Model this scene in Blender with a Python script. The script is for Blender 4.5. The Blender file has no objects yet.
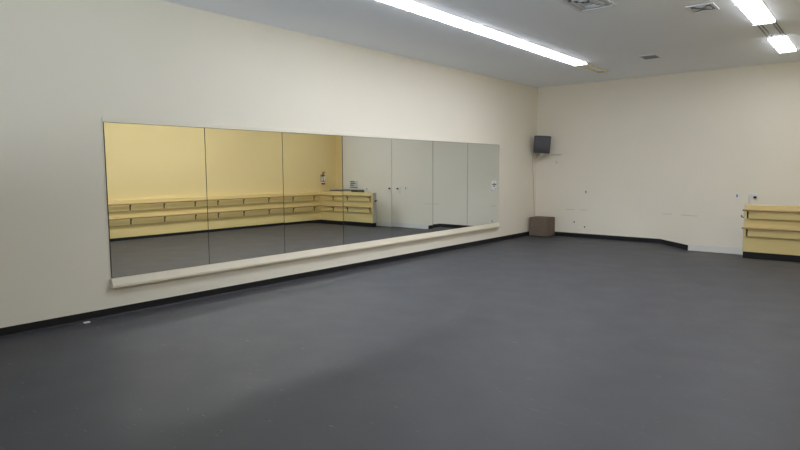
import bpy, bmesh, math, random
from mathutils import Vector, Matrix
random.seed(7)
SC = bpy.context.scene
COL = SC.collection

# ------------------------------------------------------------------ camera
YAW, PITCH, ROLL, FPX = 0.6953, 0.0969, -0.0047, 574.26
CAM = Vector((6.424, 0.0, 1.6))
F = Vector((-math.sin(YAW)*math.cos(PITCH), math.cos(YAW)*math.cos(PITCH), -math.sin(PITCH)))
R0 = Vector((math.cos(YAW), math.sin(YAW), 0)); U0 = R0.cross(F)
RV = R0*math.cos(ROLL)+U0*math.sin(ROLL); UV = -R0*math.sin(ROLL)+U0*math.cos(ROLL)
cd = bpy.data.cameras.new('camera'); cam = bpy.data.objects.new('camera', cd); COL.objects.link(cam)
cd.sensor_width = 36; cd.lens = FPX*36/800; cd.clip_start = 0.02; cd.clip_end = 100
m = Matrix((RV, UV, -F)).transposed().to_4x4(); m.translation = CAM
cam.matrix_world = m
SC.camera = cam

# ------------------------------------------------------------------ world, exposure, render feel
W_ = bpy.data.worlds.new('world'); SC.world = W_; W_.use_nodes = True
W_.node_tree.nodes['Background'].inputs[0].default_value = (0.62, 0.78, 1.0, 1)
W_.node_tree.nodes['Background'].inputs[1].default_value = 0.02
SC.view_settings.view_transform = 'Standard'; SC.view_settings.look = 'None'
SC.view_settings.exposure = 0.29; SC.view_settings.gamma = 1.0
SC.view_settings.use_curve_mapping = False
SC.cycles.use_denoising = True; SC.cycles.use_guiding = True; SC.cycles.use_surface_guiding = True; SC.cycles.guiding_training_samples = 64
SC.cycles.max_bounces = 14; SC.cycles.diffuse_bounces = 8; SC.cycles.glossy_bounces = 8
SC.cycles.caustics_reflective = True
SC.cycles.blur_glossy = 0.0
SC.cycles.sample_clamp_indirect = 0.0
LAMP = 15.6                     # radiance of a lit fluorescent lens
LAMP_COL = (0.95, 0.985, 1.06)

# cool upward lamp added outside an unseen window, to brighten the ceiling
WX0, WX1, WZ0, WZ1 = 2.4, 6.5, 0.9, 3.1
UPLIGHT, UPLIGHT_LOC = (12.0, 9.0), (8.0, -9.0, 0.0)
ld = bpy.data.lights.new('added_daylight', 'AREA'); lo_ = bpy.data.objects.new('added_daylight', ld); COL.objects.link(lo_)
ld.shape = 'RECTANGLE'; ld.size = UPLIGHT[0]; ld.size_y = UPLIGHT[1]      # added lamp lies outside facing up, its light enters through the window
ld.energy = 7000; ld.color = (0.80, 0.90, 1.0)
lo_.location = UPLIGHT_LOC; lo_.rotation_euler = (math.pi, 0, 0)

# ------------------------------------------------------------------ room numbers (metres)
W, H, D = 7.0, 3.5295, 12.879
Y0 = -1.5
C1X, C2X, PX = 2.90, 3.45, 6.72          # where the floor starts and stops dipping along the back wall, yellow paint return
def smooth(a, b, t):
    t = max(0.0, min(1.0, (t-a)/(b-a))); return t*t*(3-2*t)
def lin(a, b, t): return max(0.0, min(1.0, (t-a)/(b-a)))
def fz(x, y):                            # the floor dips gently into the far right corner
    return -0.10*lin(C1X, C2X, x)*smooth(11.2, 12.85, y)

# ------------------------------------------------------------------ materials
def mat(name, col, rough=0.6, spec=0.3, metal=0.0, noise=0.0, scale=4.0, bump=0.0, bscale=60.0, stretch=None):
    m = bpy.data.materials.new(name); m.use_nodes = True
    nt = m.node_tree; b = nt.nodes['Principled BSDF']
    b.inputs['Base Color'].default_value = (*col, 1); b.inputs['Roughness'].default_value = rough
    b.inputs['Metallic'].default_value = metal; b.inputs['Specular IOR Level'].default_value = spec
    tc = nt.nodes.new('ShaderNodeTexCoord'); src = tc.outputs['Object']
    if stretch:
        mp = nt.nodes.new('ShaderNodeMapping'); mp.inputs['Scale'].default_value = stretch
        nt.links.new(src, mp.inputs[0]); src = mp.outputs[0]
    if noise:
        n = nt.nodes.new('ShaderNodeTexNoise'); n.inputs['Scale'].default_value = scale; n.inputs['Detail'].default_value = 5
        nt.links.new(src, n.inputs['Vector'])
        r = nt.nodes.new('ShaderNodeMix'); r.data_type = 'RGBA'
        r.inputs['A'].default_value = (*[c*(1-noise) for c in col], 1)
        r.inputs['B'].default_value = (*[min(1, c*(1+noise)) for c in col], 1)
        nt.links.new(n.outputs['Fac'], r.inputs['Factor']); nt.links.new(r.outputs['Result'], b.inputs['Base Color'])
    if bump:
        n2 = nt.nodes.new('ShaderNodeTexNoise'); n2.inputs['Scale'].default_value = bscale; n2.inputs['Detail'].default_value = 4
        nt.links.new(src, n2.inputs['Vector'])
        bp = nt.nodes.new('ShaderNodeBump'); bp.inputs['Strength'].default_value = bump; bp.inputs['Distance'].default_value = 0.01
        nt.links.new(n2.outputs['Fac'], bp.inputs['Height']); nt.links.new(bp.outputs[0], b.inputs['Normal'])
    return m

def emit(name, col, s):
    m = bpy.data.materials.new(name); m.use_nodes = True
    nt = m.node_tree; b = nt.nodes['Principled BSDF']
    b.inputs['Base Color'].default_value = (0.85, 0.85, 0.83, 1)
    b.inputs['Emission Color'].default_value = (*col, 1); b.inputs['Emission Strength'].default_value = s
    return m

def floor_mat():
    m = mat('grey_vinyl_dance_floor', (0.085, 0.088, 0.096), rough=0.5, spec=0.35)
    nt = m.node_tree; b = nt.nodes['Principled BSDF']; L = nt.links
    tc = nt.nodes.new('ShaderNodeTexCoord')
    n = nt.nodes.new('ShaderNodeTexNoise'); n.inputs['Scale'].default_value = 1.3; n.inputs['Detail'].default_value = 8
    L.new(tc.outputs['Object'], n.inputs['Vector'])
    mx = nt.nodes.new('ShaderNodeMix'); mx.data_type = 'RGBA'
    mx.inputs['A'].default_value = (0.049, 0.051, 0.059, 1); mx.inputs['B'].default_value = (0.063, 0.065, 0.074, 1)
    L.new(n.outputs['Fac'], mx.inputs['Factor'])
    last = mx.outputs['Result']
    # pale scuffs left by shoes: short scratches in three directions
    for k, (ang, sc) in enumerate(((0.5, 2.3), (1.9, 1.9), (2.7, 2.8))):
        mp = nt.nodes.new('ShaderNodeMapping'); mp.inputs['Rotation'].default_value = (0, 0, ang)
        mp.inputs['Location'].default_value = (3.1*k+0.4, 1.7*k, 0); mp.inputs['Scale'].default_value = (sc, sc*9, 1)
        L.new(tc.outputs['Object'], mp.inputs[0])
        v = nt.nodes.new('ShaderNodeTexNoise'); v.inputs['Scale'].default_value = 3.2; v.inputs['Detail'].default_value = 3
        L.new(mp.outputs[0], v.inputs['Vector'])
        rp = nt.nodes.new('ShaderNodeMapRange'); rp.inputs['From Min'].default_value = 0.705; rp.inputs['From Max'].default_value = 0.77
        rp.inputs['To Max'].default_value = 0.5
        L.new(v.outputs['Fac'], rp.inputs['Value'])
        m2 = nt.nodes.new('ShaderNodeMix'); m2.data_type = 'RGBA'; m2.inputs['B'].default_value = (0.30, 0.30, 0.30, 1)
        L.new(rp.outputs[0], m2.inputs['Factor']); L.new(last, m2.inputs['A']); last = m2.outputs['Result']
    L.new(last, b.inputs['Base Color'])
    n3 = nt.nodes.new('ShaderNodeTexNoise'); n3.inputs['Scale'].default_value = 2.2; n3.inputs['Detail'].default_value = 6
    L.new(tc.outputs['Object'], n3.inputs['Vector'])
    r3 = nt.nodes.new('ShaderNodeMapRange'); r3.inputs['To Min'].default_value = 0.46; r3.inputs['To Max'].default_value = 0.62
    L.new(n3.outputs['Fac'], r3.inputs['Value']); L.new(r3.outputs[0], b.inputs['Roughness'])
    return m

def mirror_mat(name, tint):
    m = bpy.data.materials.new(name); m.use_nodes = True
    b = m.node_tree.nodes['Principled BSDF']
    b.inputs['Base Color'].default_value = (*tint, 1); b.inputs['Metallic'].default_value = 1.0
    b.inputs['Roughness'].default_value = 0.0
    return m

WHITE_WALL = (0.85, 0.805, 0.70)
YELLOW = (0.78, 0.64, 0.335)
M_WALL = mat('off_white_wall_paint', WHITE_WALL, 0.75, 0.2, noise=0.025, scale=1.1, bump=0.06, bscale=90)
M_YWALL = mat('pale_yellow_wall_paint', YELLOW, 0.7, 0.2, noise=0.02, scale=1.2, bump=0.05, bscale=90)
M_CEIL = mat('white_ceiling_paint', (0.89, 0.92, 0.97), 0.85, 0.1, noise=0.015, scale=0.9, bump=0.05, bscale=70)
M_FLOOR = floor_mat()
M_BLACK = mat('black_vinyl_base', (0.012, 0.012, 0.014), 0.5, 0.3)
M_WHITE_TRIM = mat('white_painted_trim', (0.78, 0.77, 0.74), 0.5, 0.3)
M_CREAM_TRIM = mat('cream_painted_ledge', (0.77, 0.71, 0.575), 0.5, 0.3, noise=0.02, scale=6)
M_MIRROR_A = mirror_mat('warm_mirror_silver', (0.97, 0.955, 0.87))
M_MIRROR_B = mirror_mat('cool_mirror_silver', (0.86, 0.905, 0.905))
M_BACKING = mat('dark_mirror_backing', (0.05, 0.048, 0.042), 0.8, 0.1)
M_GLASSEDGE = mat('dark_glass_edge', (0.06, 0.07, 0.065), 0.3, 0.5)
M_YBOARD = mat('yellow_painted_board', (0.75, 0.61, 0.285), 0.55, 0.3, noise=0.04, scale=3, stretch=(1, 1, 5))
M_RAIL = mat('varnished_wood_rail', (0.42, 0.29, 0.13), 0.4, 0.4, noise=0.2, scale=5, stretch=(1, 1, 8))
M_BRACKET = mat('dark_bronze_bracket', (0.05, 0.036, 0.02), 0.45, 0.5, metal=0.3)
M_HOUSING = mat('white_enamel_housing', (0.80, 0.80, 0.76), 0.5, 0.3)
M_LENS = emit('lit_prismatic_lens', LAMP_COL, LAMP*1.36)
M_LENS_SIDE = emit('lit_lens_flank', LAMP_COL, LAMP*0.3)
M_CAP = mat('ivory_plastic_end_cap', (0.72, 0.67, 0.50), 0.45, 0.3)
M_TUBE = mat('unlit_fluorescent_tube', (0.86, 0.78, 0.56), 0.4, 0.3)
M_STEEL = mat('dull_steel', (0.35, 0.35, 0.34), 0.45, 0.4, metal=0.5)
M_VENT = mat('pale_grey_vent_metal', (0.74, 0.76, 0.80), 0.6, 0.3)
M_VENTSHADE = mat('painted_duct_shade', (0.55, 0.56, 0.61), 0.8, 0.1)  # shade of the vent cavity put into a grey colour
M_SPEAKER = mat('charcoal_speaker_shell', (0.095, 0.10, 0.115), 0.55, 0.3)
M_GRILLE = mat('charcoal_speaker_grille', (0.12, 0.122, 0.14), 0.7, 0.3, noise=0.25, scale=220)
M_PLASTIC = mat('white_plastic', (0.82, 0.82, 0.80), 0.4, 0.4)
M_CABLE = mat('pale_grey_cable', (0.50, 0.48, 0.44), 0.6, 0.3)
M_BOX = mat('worn_brown_carpet_covering', (0.19, 0.15, 0.12), 0.9, 0.1, noise=0.25, scale=18, bump=0.3, bscale=180)
M_DARK = mat('near_black_plastic', (0.02, 0.02, 0.022), 0.5, 0.4)
M_RED = mat('dark_red_enamel', (0.20, 0.03, 0.035), 0.3, 0.5)
M_PAPER = mat('white_paper', (0.82, 0.82, 0.80), 0.8, 0.1)
M_INK = mat('dark_grey_ink', (0.10, 0.10, 0.11), 0.8, 0.1)
M_GREYINK = mat('mid_grey_ink', (0.30, 0.30, 0.29), 0.8, 0.1)
M_DARKTOP = mat('dark_grey_laminate', (0.10, 0.105, 0.10), 0.5, 0.3)
M_SIGN = mat('grey_sign_plastic', (0.62, 0.61, 0.56), 0.5, 0.3)
M_ENDGREY = mat('dull_grey_end_paint', (0.52, 0.49, 0.40), 0.6, 0.3)
M_RAILGREY = mat('matt_grey_rail', (0.22, 0.22, 0.22), 0.8, 0.1)
M_PANE = bpy.data.materials.new('clear_window_glass'); M_PANE.use_nodes = True
_n = M_PANE.node_tree; _n.nodes.remove(_n.nodes['Principled BSDF'])
_t = _n.nodes.new('ShaderNodeBsdfTransparent'); _g = _n.nodes.new('ShaderNodeBsdfGlossy'); _g.inputs['Roughness'].default_value = 0.02
_x = _n.nodes.new('ShaderNodeMixShader'); _x.inputs[0].default_value = 0.08
_n.links.new(_t.outputs[0], _x.inputs[1]); _n.links.new(_g.outputs[0], _x.inputs[2]); _n.links.new(_x.outputs[0], _n.nodes['Material Output'].inputs[0])
M_LABEL = mat('pale_extinguisher_label', (0.75, 0.72, 0.68), 0.5, 0.3)

def add_wall_scratches(m, boxes):
    """faint grey scrape marks, in object (= world) coordinates: (xmin,xmax,z0)"""
    nt = m.node_tree; L = nt.links; b = nt.nodes['Principled BSDF']
    src = b.inputs['Base Color'].links[0].from_socket
    tc = nt.nodes.new('ShaderNodeTexCoord'); sp = nt.nodes.new('ShaderNodeSeparateXYZ'); L.new(tc.outputs['Object'], sp.inputs[0])
    def cmp(sock, c, e):
        n = nt.nodes.new('ShaderNodeMath'); n.operation = 'COMPARE'; n.inputs[1].default_value = c; n.inputs[2].default_value = e
        L.new(sock, n.inputs[0]); return n.outputs[0]
    for x0, x1, z in boxes:
        a = cmp(sp.outputs[0], (x0+x1)/2, (x1-x0)/2); c = cmp(sp.outputs[2], z, 0.006)
        mu = nt.nodes.new('ShaderNodeMath'); mu.operation = 'MULTIPLY'; L.new(a, mu.inputs[0]); L.new(c, mu.inputs[1])
        m3 = nt.nodes.new('ShaderNodeMath'); m3.operation = 'MULTIPLY'; m3.inputs[1].default_value = 0.45; L.new(mu.outputs[0], m3.inputs[0])
        mx = nt.nodes.new('ShaderNodeMix'); mx.data_type = 'RGBA'; mx.inputs['B'].default_value = (0.33, 0.31, 0.28, 1)
        L.new(m3.outputs[0], mx.inputs['Factor']); L.new(src, mx.inputs['A']); src = mx.outputs['Result']
    L.new(src, b.inputs['Base Color'])

# ------------------------------------------------------------------ mesh helpers
class MB:
    def __init__(s): s.bm = bmesh.new()
    def box(s, a, b, bev=0.0, seg=2, rot=None):
        a, b = Vector(a), Vector(b)
        g = bmesh.ops.create_cube(s.bm, size=1.0)['verts']
        c = (a+b)/2; d = b-a
        bmesh.ops.scale(s.bm, vec=(abs(d.x), abs(d.y), abs(d.z)), verts=g)
        if bev:
            es = list({e for v in g for e in v.link_edges})
            r = bmesh.ops.bevel(s.bm, geom=es, offset=bev, segments=seg, profile=0.5, affect='EDGES')
            g = list({v for f in r['faces'] for v in f.verts} | {v for v in g if v.is_valid})
        if rot is not None: bmesh.ops.rotate(s.bm, verts=g, cent=(0, 0, 0), matrix=rot)
        bmesh.ops.translate(s.bm, vec=c, verts=g)
        return s
    def tube(s, pts, r, n=10, cap=True):
        pts = [Vector(p) for p in pts]; rings = []
        for i, p in enumerate(pts):
            t = (pts[min(i+1, len(pts)-1)]-pts[max(i-1, 0)]).normalized()
            up = Vector((0, 0, 1)) if abs(t.z) < 0.9 else Vector((1, 0, 0))
            u = t.cross(up).normalized(); v = t.cross(u).normalized()
            rr = r[i] if isinstance(r, (list, tuple)) else r
            rings.append([s.bm.verts.new(p+(u*math.cos(2*math.pi*k/n)+v*math.sin(2*math.pi*k/n))*rr) for k in range(n)])
        for a, b in zip(rings, rings[1:]):
            for k in range(n):
                f = s.bm.faces.new((a[k], a[(k+1) % n], b[(k+1) % n], b[k])); f.smooth = True
        if cap:
            s.bm.faces.new(rings[0]); s.bm.faces.new(rings[-1])
        return s
    def lathe(s, prof, c, n=20):
        c = Vector(c); rings = []
        for r, z in prof:
            rings.append([s.bm.verts.new(c+Vector((r*math.cos(2*math.pi*k/n), r*math.sin(2*math.pi*k/n), z))) for k in range(n)])
        for a, b in zip(rings, rings[1:]):
            for k in range(n):
                f = s.bm.faces.new((a[k], a[(k+1) % n], b[(k+1) % n], b[k])); f.smooth = True
        s.bm.faces.new(rings[0]); s.bm.faces.new(rings[-1])
        return s
    def prism(s, poly, ax, a, b):
        """extrude a closed polygon (2-tuples in the two other axes, in order) along axis ax from a to b"""
        def P(q, t):
            l = list(q); l.insert(ax, t); return l
        A = [s.bm.verts.new(P(q, a)) for q in poly]; B = [s.bm.verts.new(P(q, b)) for q in poly]
        s.bm.faces.new(A); s.bm.faces.new(B); n = len(poly)
        for k in range(n): s.bm.faces.new((A[k], A[(k+1) % n], B[(k+1) % n], B[k]))
        return s
    def quad(s, *ps):
        s.bm.faces.new([s.bm.verts.new(p) for p in ps]); return s
    def build(s, name, mats, parent=None, off=None, label=None):
        bmesh.ops.recalc_face_normals(s.bm, faces=s.bm.faces)
        me = bpy.data.meshes.new(name)
        if off is not None: bmesh.ops.translate(s.bm, vec=-Vector(off), verts=s.bm.verts)
        s.bm.to_mesh(me); s.bm.free()
        for mm in (mats if isinstance(mats, (list, tuple)) else [mats]): me.materials.append(mm)
        o = bpy.data.objects.new(name, me); COL.objects.link(o)
        if parent is not None: o.parent = parent
        elif off is not None: o.location = off
        if label: o['label'] = label
        return o

def tag(o, label, cat, group=None):
    o['label'] = label; o['category'] = cat
    if group: o['group'] = group
    return o
def empty(name, loc, label, cat, group=None, rz=0.0):
    o = bpy.data.objects.new(name, None); COL.objects.link(o)
    o.location = loc; o.rotation_euler = (0, 0, rz); o.empty_display_size = 0.1
    return tag(o, label, cat, group)
def struct(o): o['kind'] = 'structure'; return o
def copy_thing(root):
    r = root.copy(); COL.objects.link(r)
    for ch in list(root.children):
        c = ch.copy(); COL.objects.link(c); c.parent = r
        for g in list(ch.children):
            d = g.copy(); COL.objects.link(d); d.parent = c
    return r

# ------------------------------------------------------------------ the room shell
T = 0.12
fl = MB()
xs = [-T, 0.7, 1.4, 2.1, 2.8]+[C1X+(C2X-C1X)*k/4 for k in range(5)]+[4.0, 4.6, 5.2, 5.8, 6.4, W+T]
ys = [Y0-T]+[0.0+1.4*k for k in range(8)]+[11.2+0.1*k for k in range(1, 17)]+[D, D+T]
gv = [[fl.bm.verts.new((x, y, fz(x, y))) for y in ys] for x in xs]
for a in range(len(xs)-1):
    for b in range(len(ys)-1):
        f = fl.bm.faces.new((gv[a][b], gv[a+1][b], gv[a+1][b+1], gv[a][b+1])); f.smooth = True
bot = [fl.bm.verts.new((x, y, -0.25)) for x, y in ((xs[0], ys[0]), (xs[-1], ys[0]), (xs[-1], ys[-1]), (xs[0], ys[-1]))]
fl.bm.faces.new(bot)
struct(fl.build('floor', M_FLOOR))
struct(MB().box((-T, Y0-T, H), (W+T, D+T, H+0.1)).build('ceiling', M_CEIL))
add_wall_scratches(M_WALL, [(2.93, 3.11, 0.632), (3.29, 3.45, 0.624), (3.45, 3.60, 0.618), (0.78, 0.98, 0.64), (1.12, 1.30, 0.645)])
struct(MB().box((-T, Y0-T, 0), (0, D+T, H)).build('wall_left', M_WALL))
struct(MB().box((0, D, -0.12), (PX, D+T, H)).build('wall_back', M_WALL))
struct(MB().box((PX, D, -0.12), (W, D+T, H)).build('wall_back_corner', M_YWALL))
struct(MB().box((W, Y0-T, -0.12), (W+T, D+T, H)).build('wall_right', M_YWALL))
fw = MB().box((0, Y0-T, 0), (W, Y0, WZ0)).box((0, Y0-T, WZ1), (W, Y0, H)).box((0, Y0-T, WZ0), (WX0, Y0, WZ1)).box((WX1, Y0-T, WZ0), (W, Y0, WZ1))
struct(fw.build('wall_front', M_WALL))
wf = MB()  # unseen window, opening placed to let the added lamp reach the ceiling
for k in range(4):
    x = WX0+(WX1-WX0)*k/3; wf.box((x-0.03, Y0-T+0.01, WZ0), (x+0.03, Y0-0.01, WZ1))
wf.box((WX0, Y0-T+0.01, WZ0), (WX1, Y0-0.01, WZ0+0.05)); wf.box((WX0, Y0-T+0.01, WZ1-0.05), (WX1, Y0-0.01, WZ1))
wo = struct(wf.build('window_1', M_WHITE_TRIM))
MB().box((WX0, Y0-0.07, WZ0), (WX1, Y0-0.064, WZ1)).build('pane', M_PANE, wo)
# black rubber cove base, white wood base along the bump-out
bh, bt = 0.095, 0.010
def cove(sgn=1): return [(0, 0), (sgn*0.022, 0), (sgn*bt, 0.02), (sgn*bt*0.8, bh), (0, bh)]
struct(MB().prism(cove(), 1, Y0, D).build('baseboard_left', M_BLACK))
pb = [(0.022, 0), (C1X, 0), (C2X, -0.10), (C2X, -0.10+bh+0.012), (C1X, bh), (0.022, bh)]
struct(MB().prism(pb, 1, D-bt, D).build('baseboard_back', M_BLACK))
struct(MB().prism([(C2X+0.001, -0.10), (W-0.02, -0.10), (W-0.02, 0.047), (C2X+0.001, 0.035)], 1, D-0.014, D).build('baseboard_right', M_WHITE_TRIM))

# ------------------------------------------------------------------ mirrors
SE = [2.745, 3.945, 5.14, 6.30, 7.475, 8.64, 9.825, 11.055]
ZB, ZT = 0.42, 2.118
bk = MB().box((0, SE[0], ZB), (0.004, SE[-1], ZT)).build('mirror_backing', M_BACKING)
tag(bk, 'thin dark backing board behind the row of wall mirrors', 'backing board')
TILT = [(0, 0), (0, 0), (0, -0.04), (0.38, 0.05), (-0.6, 0), (0, 0), (0, 0)]      # yaw, pitch in degrees: hand-hung panels are never quite true
PLAB = ['mirror panel at the left end of the row, nearest the camera, reflecting yellow wall',
        'second mirror panel from the left end of the row, reflecting only yellow wall and barres',
        'mirror panel reflecting the barre corner and the fire extinguisher',
        'mirror panel reflecting the free end of the barres and the small grey sign',
        'mirror panel reflecting bare wall above a white baseboard, left of the dark step',
        'second mirror panel from the right end of the row, reflecting black baseboard',
        'mirror panel at the right end of the row with a white notice on it']
for i in range(7):
    yc = (SE[i]+SE[i+1])/2; hw = (SE[i+1]-SE[i])/2-(0.009 if i == 5 else 0.0045); yc += 0.004 if i == 5 else 0; zc = (ZB+ZT)/2; hh = (ZT-ZB)/2-0.003
    r = empty('wall_mirror', (0.012, yc, zc), PLAB[i], 'mirror', 'mirror panels along the left wall')
    r.rotation_euler = (0, math.radians(TILT[i][1]), math.radians(TILT[i][0]))
    MB().box((-0.005, -hw, -hh), (-0.0006, hw, hh)).build('glass_edge', M_GLASSEDGE, r)
    MB().quad((0, -hw, -hh), (0, hw, -hh), (0, hw, hh), (0, -hw, hh)).build('mirror_face', M_MIRROR_A if i < 3 else M_MIRROR_B, r)
# cream ledge the mirrors stand on, flat strip above them, slim channel at the right end
led = MB().prism([(0, 0.318), (0.060, 0.318), (0.060, 0.345), (0.056, 0.352), (0.026, 0.414), (0.020, 0.418), (0, 0.418)], 1, SE[0]-0.01, SE[-1]+0.03).build('mirror_ledge', M_CREAM_TRIM)
tag(led, 'cream painted wooden ledge running under the row of mirrors', 'ledge')
hd = MB().box((0, SE[0]-0.01, ZT+0.001), (0.015, SE[-1]+0.02, ZT+0.052), 0.002, 1).build('mirror_header_strip', M_WALL)
tag(hd, 'flat off-white strip along the top edge of the mirrors', 'trim strip')
ch = MB().box((0, SE[-1]+0.002, ZB+0.005), (0.026, SE[-1]+0.028, ZT), 0.002, 1).build('mirror_end_channel', M_CREAM_TRIM)
tag(ch, 'slim pale vertical channel closing the right end of the mirrors', 'trim strip')
# notice taped on the last mirror
nt_ = empty('paper_notice', (0.0128, 10.87, 1.24), 'small white paper notice stuck on the far right mirror panel', 'notice')
MB().box((0, -0.10, -0.105), (0.0012, 0.10, 0.105)).build('paper_sheet', M_PAPER, nt_)
tx = MB()
tx.box((0.0012, -0.03, 0.040), (0.0018, 0.035, 0.052)); tx.box((0.0012, -0.075, 0.008), (0.0018, 0.085, 0.030))
tx.box((0.0012, -0.030, -0.022), (0.0018, 0.035, -0.004)); tx.box((0.0012, -0.012, -0.036), (0.0018, 0.014, -0.022))
tx.box((0.0012, 0.040, -0.082), (0.0018, 0.062, -0.062))
tx.build('printed_text', M_INK, nt_)

# ------------------------------------------------------------------ barre units
YF, XF = 12.075, 6.885                    # faces of the back and the right barre boards
def barre(root, a, b, along, face, out, depth, brackets, zf=lambda u: 0.0, z0=0.065, ztop=0.924, s0=0.0, e0=0.0):
    """along: 0 = runs in x, 1 = runs in y; face = coordinate of the board face; out = direction the rails stand out"""
    loc = root.location
    def bx(mb, u0, u1, v0, v1, z0, z1, bev=0.0):
        lo, hi = ((u0, v0, z0), (u1, v1, z1)) if along == 0 else ((v0, u0, z0), (v1, u1, z1))
        lo, hi = [min(p) for p in zip(lo, hi)], [max(p) for p in zip(lo, hi)]
        return mb.box(lo, hi, bev)
    bx(MB(), a, b, face, face-out*depth, z0, ztop, 0.004).build('board', M_YBOARD, root, off=loc)
    us = [a+(b-a)*k/24 for k in range(25)]
    poly = [(u, zf(u)+0.0005) for u in us]+[(b, z0-0.001), (a, z0-0.001)]
    v0, v1 = sorted((face-out*0.004, face-out*depth))
    MB().prism(poly, 1-along, v0, v1).build('kick_base', M_BLACK, root, off=loc)
    for zr in (0.834, 0.508):
        bx(MB(), a+s0, b-e0, face+out*0.0005, face+out*0.050, zr-0.155, zr-0.022, 0.003).build('backing_strip', M_YBOARD, root, off=loc)
        mb = MB(); n = 14; u0, u1 = a-0.02 if s0 else a, b-e0+(0.03 if e0 else 0)
        P = (lambda u, v, z: (u, v, z)) if along == 0 else (lambda u, v, z: (v, u, z))
        mb.tube([P(u0+(u1-u0)*k/n, face+out*0.105, zr) for k in range(n+1)], 0.019, 12)
        mb.build('barre_rail', M_RAIL, root, off=loc)
        for u in brackets:
            mb = MB()
            bx(mb, u-0.014, u+0.014, face+out*0.0505, face+out*0.057, zr-0.150, zr-0.026, 0.002)
            mb.tube([P(u, face+out*0.055, zr-0.060), P(u, face+out*0.075, zr-0.055), P(u, face+out*0.098, zr-0.040), P(u, face+out*0.104, zr-0.019)], 0.009, 8)
            mb.build('bracket', M_BRACKET, root, off=loc)
rb = empty('barre_panel', (6.95, 7.0, 0), 'long yellow barre panel with double rails on the right wall, seen in the mirrors', 'ballet barre', 'yellow barre panels')
barre(rb, 2.2, YF-0.004, 1, XF, -1, W-XF-0.001, [2.1+0.13, 3.03, 3.83, 4.63, 5.40, 6.16, 6.98, 7.80, 8.45, 9.24, 10.08, 10.95, 11.77], zf=lambda u: max(fz(XF, u), fz(W, u)), e0=0.14)
bb = empty('barre_panel', (5.8, 12.15, 0), 'yellow double-rail barre panel on the half-height divider at right edge of photo', 'ballet barre', 'yellow barre panels')
barre(bb, 4.56, W-0.004, 0, YF, -1, 0.15, [4.615, 5.50, 6.25], zf=lambda u: fz(5, YF), s0=0.05, e0=0.27)
MB().box((4.550, YF+0.005, 0.066), (4.5595, YF+0.15, 0.922), 0.002, 1).build('end_panel', M_ENDGREY, bb, off=bb.location, label='grey end panel')
hk = MB(); hk.tube([(4.548, YF+0.10, 0.690), (4.515, YF+0.10, 0.685), (4.495, YF+0.10, 0.70), (4.49, YF+0.10, 0.725)], 0.010, 8)
hk.box((4.541, YF+0.08, 0.665), (4.5495, YF+0.12, 0.715)); hk.build('hook', M_DARK, bb, off=bb.location)

# ------------------------------------------------------------------ ceiling fixtures
LZ = 3.495                               # underside of the lenses
FL = 1.222
def fixture(name, lit):
    r = bpy.data.objects.new(name, None); COL.objects.link(r); r.empty_display_size = 0.1
    if lit: MB().box((-0.126, -FL/2+0.002, 0.0225), (0.126, FL/2-0.002, H-LZ-0.001), 0.003).build('housing', M_HOUSING, r)
    if lit:
        MB().prism([(-0.118, 0.022), (-0.119, 0.008), (-0.106, 0.0), (0.106, 0.0), (0.119, 0.008), (0.118, 0.022)], 1, -FL/2+0.003, FL/2-0.003).build('lens', [M_LENS, M_LENS_SIDE], r)
        for p_ in r.children[-1].data.polygons: p_.material_index = 1 if abs(p_.normal.x) > 0.85 else 0
        for s in (-1, 1):
            y0, y1 = sorted((s*(FL/2-0.001), s*(FL/2-0.013)))
            MB().box((-0.134, y0, -0.010), (0.130, y1, 0.0), 0.003).build('end_cap', M_CAP, r)
    elif name == 'bare_fluorescent_fixture':
        for s in (-1, 1):
            MB().tube([(s*0.090, -FL/2+0.03, 0.014), (s*0.090, 0, 0.014), (s*0.090, FL/2-0.14, 0.014)], 0.014, 12).build('tube', M_TUBE, r)
        for y0, y1 in ((-FL/2+0.002, -FL/2+0.03), (FL/2-0.14, FL/2-0.11)):
            MB().box((-0.112, y0, -0.004), (0.112, y1, H-LZ-0.001), 0.003).build('tube_socket', M_CAP, r)
    else:
        for x in (-0.105, -0.055, 0.07, 0.105):
            MB().tube([(x, -FL/2+0.004, 0.026), (x, 0, 0.026), (x, FL/2-0.004, 0.026)], 0.006, 8).build('rail', M_RAILGREY, r)
    return r
lit0 = fixture('fluorescent_light', True); bare0 = fixture('bare_fluorescent_fixture', False); rail0 = fixture('light_rail', False)
X1, X2 = 2.06, 5.13
rows = [  # x, centre y, lit, label
 (X1, 5.55-FL/2, True, 'lit fluorescent ceiling light in the long left row, cut by top edge of photo'),
 (X1, 5.55+FL/2, True, 'lit fluorescent ceiling light, second of the left row from the top edge'),
 (X1, 6.772+FL/2, True, 'lit fluorescent ceiling light in the middle of the left row, three from its far end'),
 (X1, 7.994+FL/2, True, 'lit fluorescent ceiling light next to last of the lit ones in left row'),
 (X1, 9.216+FL/2, True, 'last lit fluorescent ceiling light of the left row, joined to the bare tubes'),
 (X1, 10.439+FL/2, False, 'uncovered unlit fluorescent fixture with two tan tubes ending the left row'),
 (X2, 7.868-FL/2, True, 'lit fluorescent ceiling light at top edge of photo, nearest in the right row'),
 (X2, 7.868+FL/2, True, 'lit fluorescent ceiling light of the right row, just before its dark gap'),
 (X2, 9.091+FL/2, None, 'open grey rails bridging the gap between lit lights of the right row'),
 (X2, 10.315+FL/2, True, 'lone lit fluorescent ceiling light beyond the gap, near the right back wall')]
for y in (6.645-FL/2, 5.422-FL/2):
    rows.append((X2, y, True, 'lit fluorescent ceiling light overhead, out of view, nearer than the visible right row'))
used = set()
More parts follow.
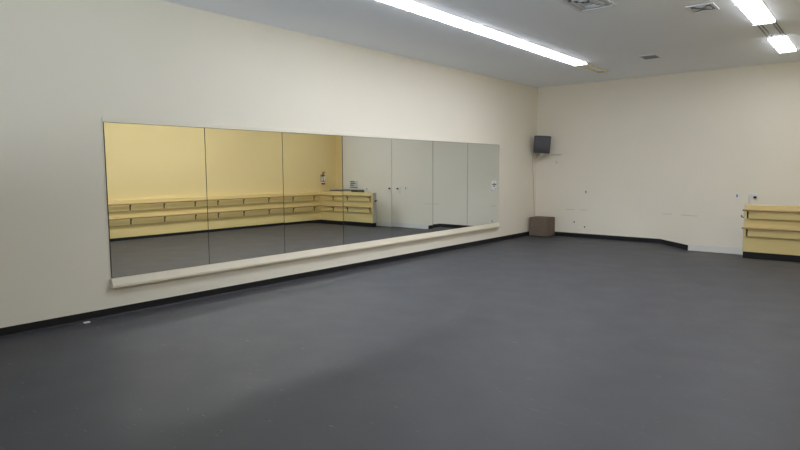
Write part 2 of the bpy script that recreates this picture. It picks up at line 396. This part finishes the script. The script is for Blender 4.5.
for x, y, lit, lab in rows:
    src = {True: lit0, False: bare0, None: rail0}[lit]
    o = src if lit not in used else copy_thing(src)
    used.add(lit)
    o.location = (x, y, LZ); tag(o, lab, 'ceiling light' if lit is not None else 'light rail', None if lit is None else 'fluorescent lights in the left row' if x == X1 else 'fluorescent lights in the right row')

# ------------------------------------------------------------------ ceiling vents
M_VENTGREY = mat('grey_vent_grille', (0.40, 0.40, 0.39), 0.6, 0.3)
def vent(x0, x1, y0, y1, label, kind):
    c = ((x0+x1)/2, (y0+y1)/2, H); r = empty('ceiling_vent', c, label, 'vent', 'ceiling vents')
    hx, hy = (x1-x0)/2, (y1-y0)/2; t = 0.03
    fr = MB()
    fr.box((-hx, -hy, -0.012), (-hx+t, hy, -0.0005)); fr.box((hx-t, -hy, -0.012), (hx, hy, -0.0005))
    fr.box((-hx+t, -hy, -0.012), (hx-t, -hy+t, -0.0005)); fr.box((-hx+t, hy-t, -0.012), (hx-t, hy, -0.0005))
    fr.build('frame', M_VENT, r)
    MB().box((-hx+t, -hy+t, -0.003), (hx-t, hy-t, -0.0005)).build('duct_shade_sheet', M_VENTSHADE, r)  # flat sheet under the ceiling, coloured as the shaded cavity
    if kind == 'square':
        for k in range(1, 4):
            f = 1-k*0.26; a, b = (hx-t)*f, (hy-t)*f
            q = MB()
            for (p, qq) in (((-a, -b), (a, -b+0.035)), ((-a, b-0.035), (a, b)), ((-a, -b), (-a+0.035, b)), ((a-0.035, -b), (a, b))):
                q.box((p[0], p[1], -0.011-0.002*k), (qq[0], qq[1], -0.004))
            q.build('cone_ring', M_VENT, r)
    else:
        n = 6; rot = Matrix.Rotation(math.radians(35), 3, 'X')
        for k in range(n):
            yy = -hy+t+(2*hy-2*t)*(k+0.5)/n
            MB().box((-hx+t, yy-0.018, -0.011), (hx-t, yy+0.018, -0.008), rot=rot).build('louvre', M_VENTGREY, r)
vent(3.46, 3.90, 6.40, 7.05, 'large square ceiling vent at the top edge of photo, between both light rows', 'square')
vent(4.50, 4.80, 7.68, 8.05, 'smaller ceiling vent near the right row of lights', 'square')
vent(3.08, 3.38, 10.46, 10.82, 'small dark ceiling vent farthest back, near the end of left row', 'louvre')

# ------------------------------------------------------------------ corner speaker, its cable and the box below
sp = empty('wall_speaker', (0.27, 12.58, 1.955), 'dark grey loudspeaker mounted high in the far left corner', 'speaker', rz=math.radians(33)); sp.rotation_euler = (math.radians(5), math.radians(3), math.radians(33))
def spk_prof(w0, w1, d, bulge, n=10):
    pts = [(-w1, d), (-w0, 0)]
    for k in range(1, n): 
        t = k/n; pts.append((-w0+2*w0*t, -bulge*math.sin(math.pi*t)))
    return pts+[(w0, 0), (w1, d)]
cb = MB(); cb.prism(spk_prof(0.195, 0.12, 0.20, 0.03), 2, 0.0, 0.405)
o = cb.build('cabinet', M_SPEAKER, sp); bv = o.modifiers.new('bevel', 'BEVEL'); bv.width = 0.012; bv.segments = 3; bv.limit_method = 'ANGLE'
g = MB(); n = 14
lo, hi = [], []
for k in range(n+1):
    t = k/n; x = -0.178+0.356*t; y = -0.006-0.031*math.sin(math.pi*(0.045+0.91*t))
    zt = 0.372+0.014*math.sin(math.pi*t)
    lo.append((x, y)); hi.append(zt)
fv = [[g.bm.verts.new((x, y, z)) for (x, y), z in zip(lo, [0.02]*(n+1))], [g.bm.verts.new((x, y, z)) for (x, y), z in zip(lo, hi)]]
bv_ = [[g.bm.verts.new((x, y+0.012, 0.02)) for x, y in lo], [g.bm.verts.new((x, y+0.012, z)) for (x, y), z in zip(lo, hi)]]
for k in range(n):
    f = g.bm.faces.new((fv[0][k], fv[0][k+1], fv[1][k+1], fv[1][k])); f.smooth = True
    g.bm.faces.new((bv_[0][k], bv_[0][k+1], bv_[1][k+1], bv_[1][k]))
    g.bm.faces.new((fv[0][k], fv[0][k+1], bv_[0][k+1], bv_[0][k])); g.bm.faces.new((fv[1][k], fv[1][k+1], bv_[1][k+1], bv_[1][k]))
g.bm.faces.new((fv[0][0], fv[1][0], bv_[1][0], bv_[0][0])); g.bm.faces.new((fv[0][n], fv[1][n], bv_[1][n], bv_[0][n]))
g.build('grille', M_GRILLE, sp)
br = MB(); br.tube([(0.02, 0.02, -0.004), (0.02, 0.04, -0.03), (-0.03, 0.16, -0.10), (-0.05, 0.26, -0.13)], 0.014, 10)
br.box((-0.02, -0.01, -0.020), (0.05, 0.06, -0.001), 0.004); br.build('swivel_bracket', M_PLASTIC, sp)
br = MB(); br.box((0.09, 0.06, -0.022), (0.15, 0.10, -0.001), 0.004); br.build('plug', M_PLASTIC, sp)
ca = MB().tube([(0.25, 12.68, 1.945), (0.12, 12.68, 1.93), (0.014, 12.66, 1.92), (0.010, 12.645, 1.89), (0.010, 12.66, 1.62), (0.010, 12.71, 1.33), (0.010, 12.73, 1.0), (0.010, 12.77, 0.72), (0.010, 12.79, 0.47), (0.014, 12.80, 0.05)], 0.006, 8).build('speaker_cable', M_CABLE)
tag(ca, 'thin cable dropping from the corner speaker behind the brown box', 'cable')
cc = MB().tube([(0.28, 12.72, 1.945), (0.42, 12.80, 1.935), (0.55, 12.864, 1.93), (0.64, 12.868, 1.925)], 0.005, 8)
cc.tube([(0.49, 12.868, 1.775), (0.515, 12.868, 1.765), (0.525, 12.868, 1.735), (0.52, 12.868, 1.715)], 0.008, 8)
tag(cc.build('loose_wire', M_CABLE), 'short wire and hook on the back wall beside the corner speaker', 'wire')
bxr = empty('floor_box', (0.29, 12.645, 0), 'brown carpet-covered box standing on the floor in the far corner', 'box')
MB().box((-0.23, -0.21, 0.012), (0.23, 0.21, 0.427), 0.008, 3).build('box_body', M_BOX, bxr)
MB().box((-0.23, -0.21, 0.428), (0.23, 0.21, 0.448), 0.006, 2).build('box_lid', M_BOX, bxr)
for sx in (-1, 1):
    for sy in (-1, 1): MB().box((sx*0.16-0.02, sy*0.16-0.02, 0), (sx*0.16+0.02, sy*0.16+0.02, 0.013)).build('foot', M_DARK, bxr)

# ------------------------------------------------------------------ wall plates
def plate(name, loc, w, h, label, cat, kind):
    r = empty(name, loc, label, cat)
    MB().box((-w/2, -0.006, -h/2), (w/2, -0.0003, h/2), 0.002, 1).build('cover_plate', M_PLASTIC, r)
    if kind == 'switch': MB().box((-0.010, -0.016, -0.026), (0.010, -0.006, 0.026), 0.002, 1).build('toggle', M_DARK, r)
    if kind == 'jack': MB().box((-0.012, -0.012, -0.018), (0.012, -0.006, 0.018)).build('socket', M_DARK, r)
    if kind == 'outlet':
        MB().box((-0.055, -0.035, 0.0), (-0.02, -0.006, 0.045), 0.005).build('white_plug', M_PLASTIC, r)
        MB().box((0.025, -0.045, -0.035), (0.075, -0.006, 0.005), 0.006).build('dark_plug', M_DARK, r)
        MB().tube([(-0.04, -0.035, 0.01), (-0.045, -0.045, -0.05), (-0.045, -0.03, -0.12), (-0.04, -0.02, -0.16)], 0.009, 8).build('cord', M_PLASTIC, r)
    return r
plate('light_switch', (1.25, D, 1.06), 0.075, 0.12, 'white switch plate on the back wall right of the corner speaker', 'switch', 'switch')
plate('light_switch', (4.29, D, 1.05), 0.075, 0.12, 'white switch plate on the back wall just left of the plugged-in outlet', 'switch', 'switch')
plate('wall_outlet', (4.545, D, 1.045), 0.15, 0.12, 'white double outlet with plugs and cord above the barre panel end', 'outlet', 'outlet')
plate('light_switch', (5.50, D, 1.0), 0.075, 0.12, 'small switch plate over the divider end, seen only in the mirror', 'switch', 'switch')
plate('wall_jack', (0.99, D, 0.352), 0.04, 0.06, 'tiny wall jack low on the back wall, left of the other jack', 'wall jack', 'jack')
plate('wall_jack', (1.24, D, 0.252), 0.04, 0.06, 'tiny wall jack just above the black base on the back wall', 'wall jack', 'jack')
# small grey sign on the back wall, seen in the mirror
sg = empty('wall_sign', (6.05, D, 1.125), 'small pale grey sign with dark lines on the back wall, seen in the mirror', 'sign')
MB().box((-0.17, -0.014, -0.115), (0.17, -0.0003, 0.115), 0.003, 1).build('sign_board', M_SIGN, sg)
tx = MB()
for k, (a, b) in enumerate(((0.02, 0.14), (-0.02, 0.13), (0.04, 0.15))):
    tx.box((a-0.05, -0.0155, 0.07-0.055*k), (b, -0.0142, 0.098-0.055*k))
tx.box((-0.15, -0.0155, -0.100), (0.15, -0.0142, -0.078))
tx.build('printed_lines', M_INK, sg)
# low white cabinet with a dark top behind the divider, against the back wall
zc_ = fz(6, 12.7)
lb = empty('low_cabinet', (6.34, 12.70, zc_), 'low white cabinet with dark top behind the barre divider, seen in the mirror', 'cabinet')
MB().box((-0.47, -0.13, 0.06), (0.61, 0.155, 1.045), 0.004).build('cabinet_body', M_PLASTIC, lb)
MB().box((-0.46, -0.10, 0.0), (0.60, 0.14, 0.059)).build('plinth', M_DARK, lb)
MB().box((-0.74, -0.16, 1.046), (0.62, 0.16, 1.064), 0.004).build('cabinet_top', M_DARKTOP, lb)
MB().box((-0.74, -0.145, 0.003), (-0.475, 0.155, 1.045), 0.004).build('end_unit', M_DARKTOP, lb, label='dark grey end unit')

# ------------------------------------------------------------------ fire extinguisher in the far right corner
fe = empty('fire_extinguisher', (6.905, 12.235, 1.15), 'small fire extinguisher hung in the far right corner, seen in the mirror', 'fire extinguisher')
MB().lathe([(0.045, 0.0), (0.056, 0.012), (0.058, 0.03), (0.058, 0.25), (0.052, 0.28), (0.030, 0.305), (0.018, 0.315)], (0, 0, 0), 20).build('cylinder', M_RED, fe)
MB().lathe([(0.0586, 0.11), (0.0590, 0.111), (0.0590, 0.247), (0.0586, 0.248)], (0, 0, 0), 20).build('label_band', M_LABEL, fe)
MB().lathe([(0.0588, 0.045), (0.0590, 0.046), (0.0590, 0.085), (0.0588, 0.086)], (0, 0, 0), 20).build('lower_label', M_LABEL, fe)
v = MB().lathe([(0.016, 0.316), (0.02, 0.325), (0.02, 0.345), (0.012, 0.35)], (0, 0, 0), 12)
v.box((-0.09, -0.012, 0.35), (0.035, 0.012, 0.365), 0.003); v.box((-0.085, -0.010, 0.375), (0.03, 0.010, 0.388), 0.003); v.build('valve_handle', M_DARK, fe)
MB().tube([(0.02, 0, 0.335), (-0.03, -0.05, 0.33), (-0.06, -0.075, 0.26), (-0.062, -0.06, 0.16), (-0.06, -0.05, 0.10)], 0.010, 8).build('hose', M_DARK, fe)
MB().box((0.059, -0.03, 0.10), (0.0945, 0.03, 0.30)).build('wall_bracket', M_STEEL, fe)

# ------------------------------------------------------------------ scrap on the floor
ps = MB().box((0.06, 2.405, 0.0), (0.10, 2.465, 0.012), 0.002, 1).build('paper_scrap', M_PAPER)
tag(ps, 'tiny white scrap lying on the floor against the left wall base', 'scrap')
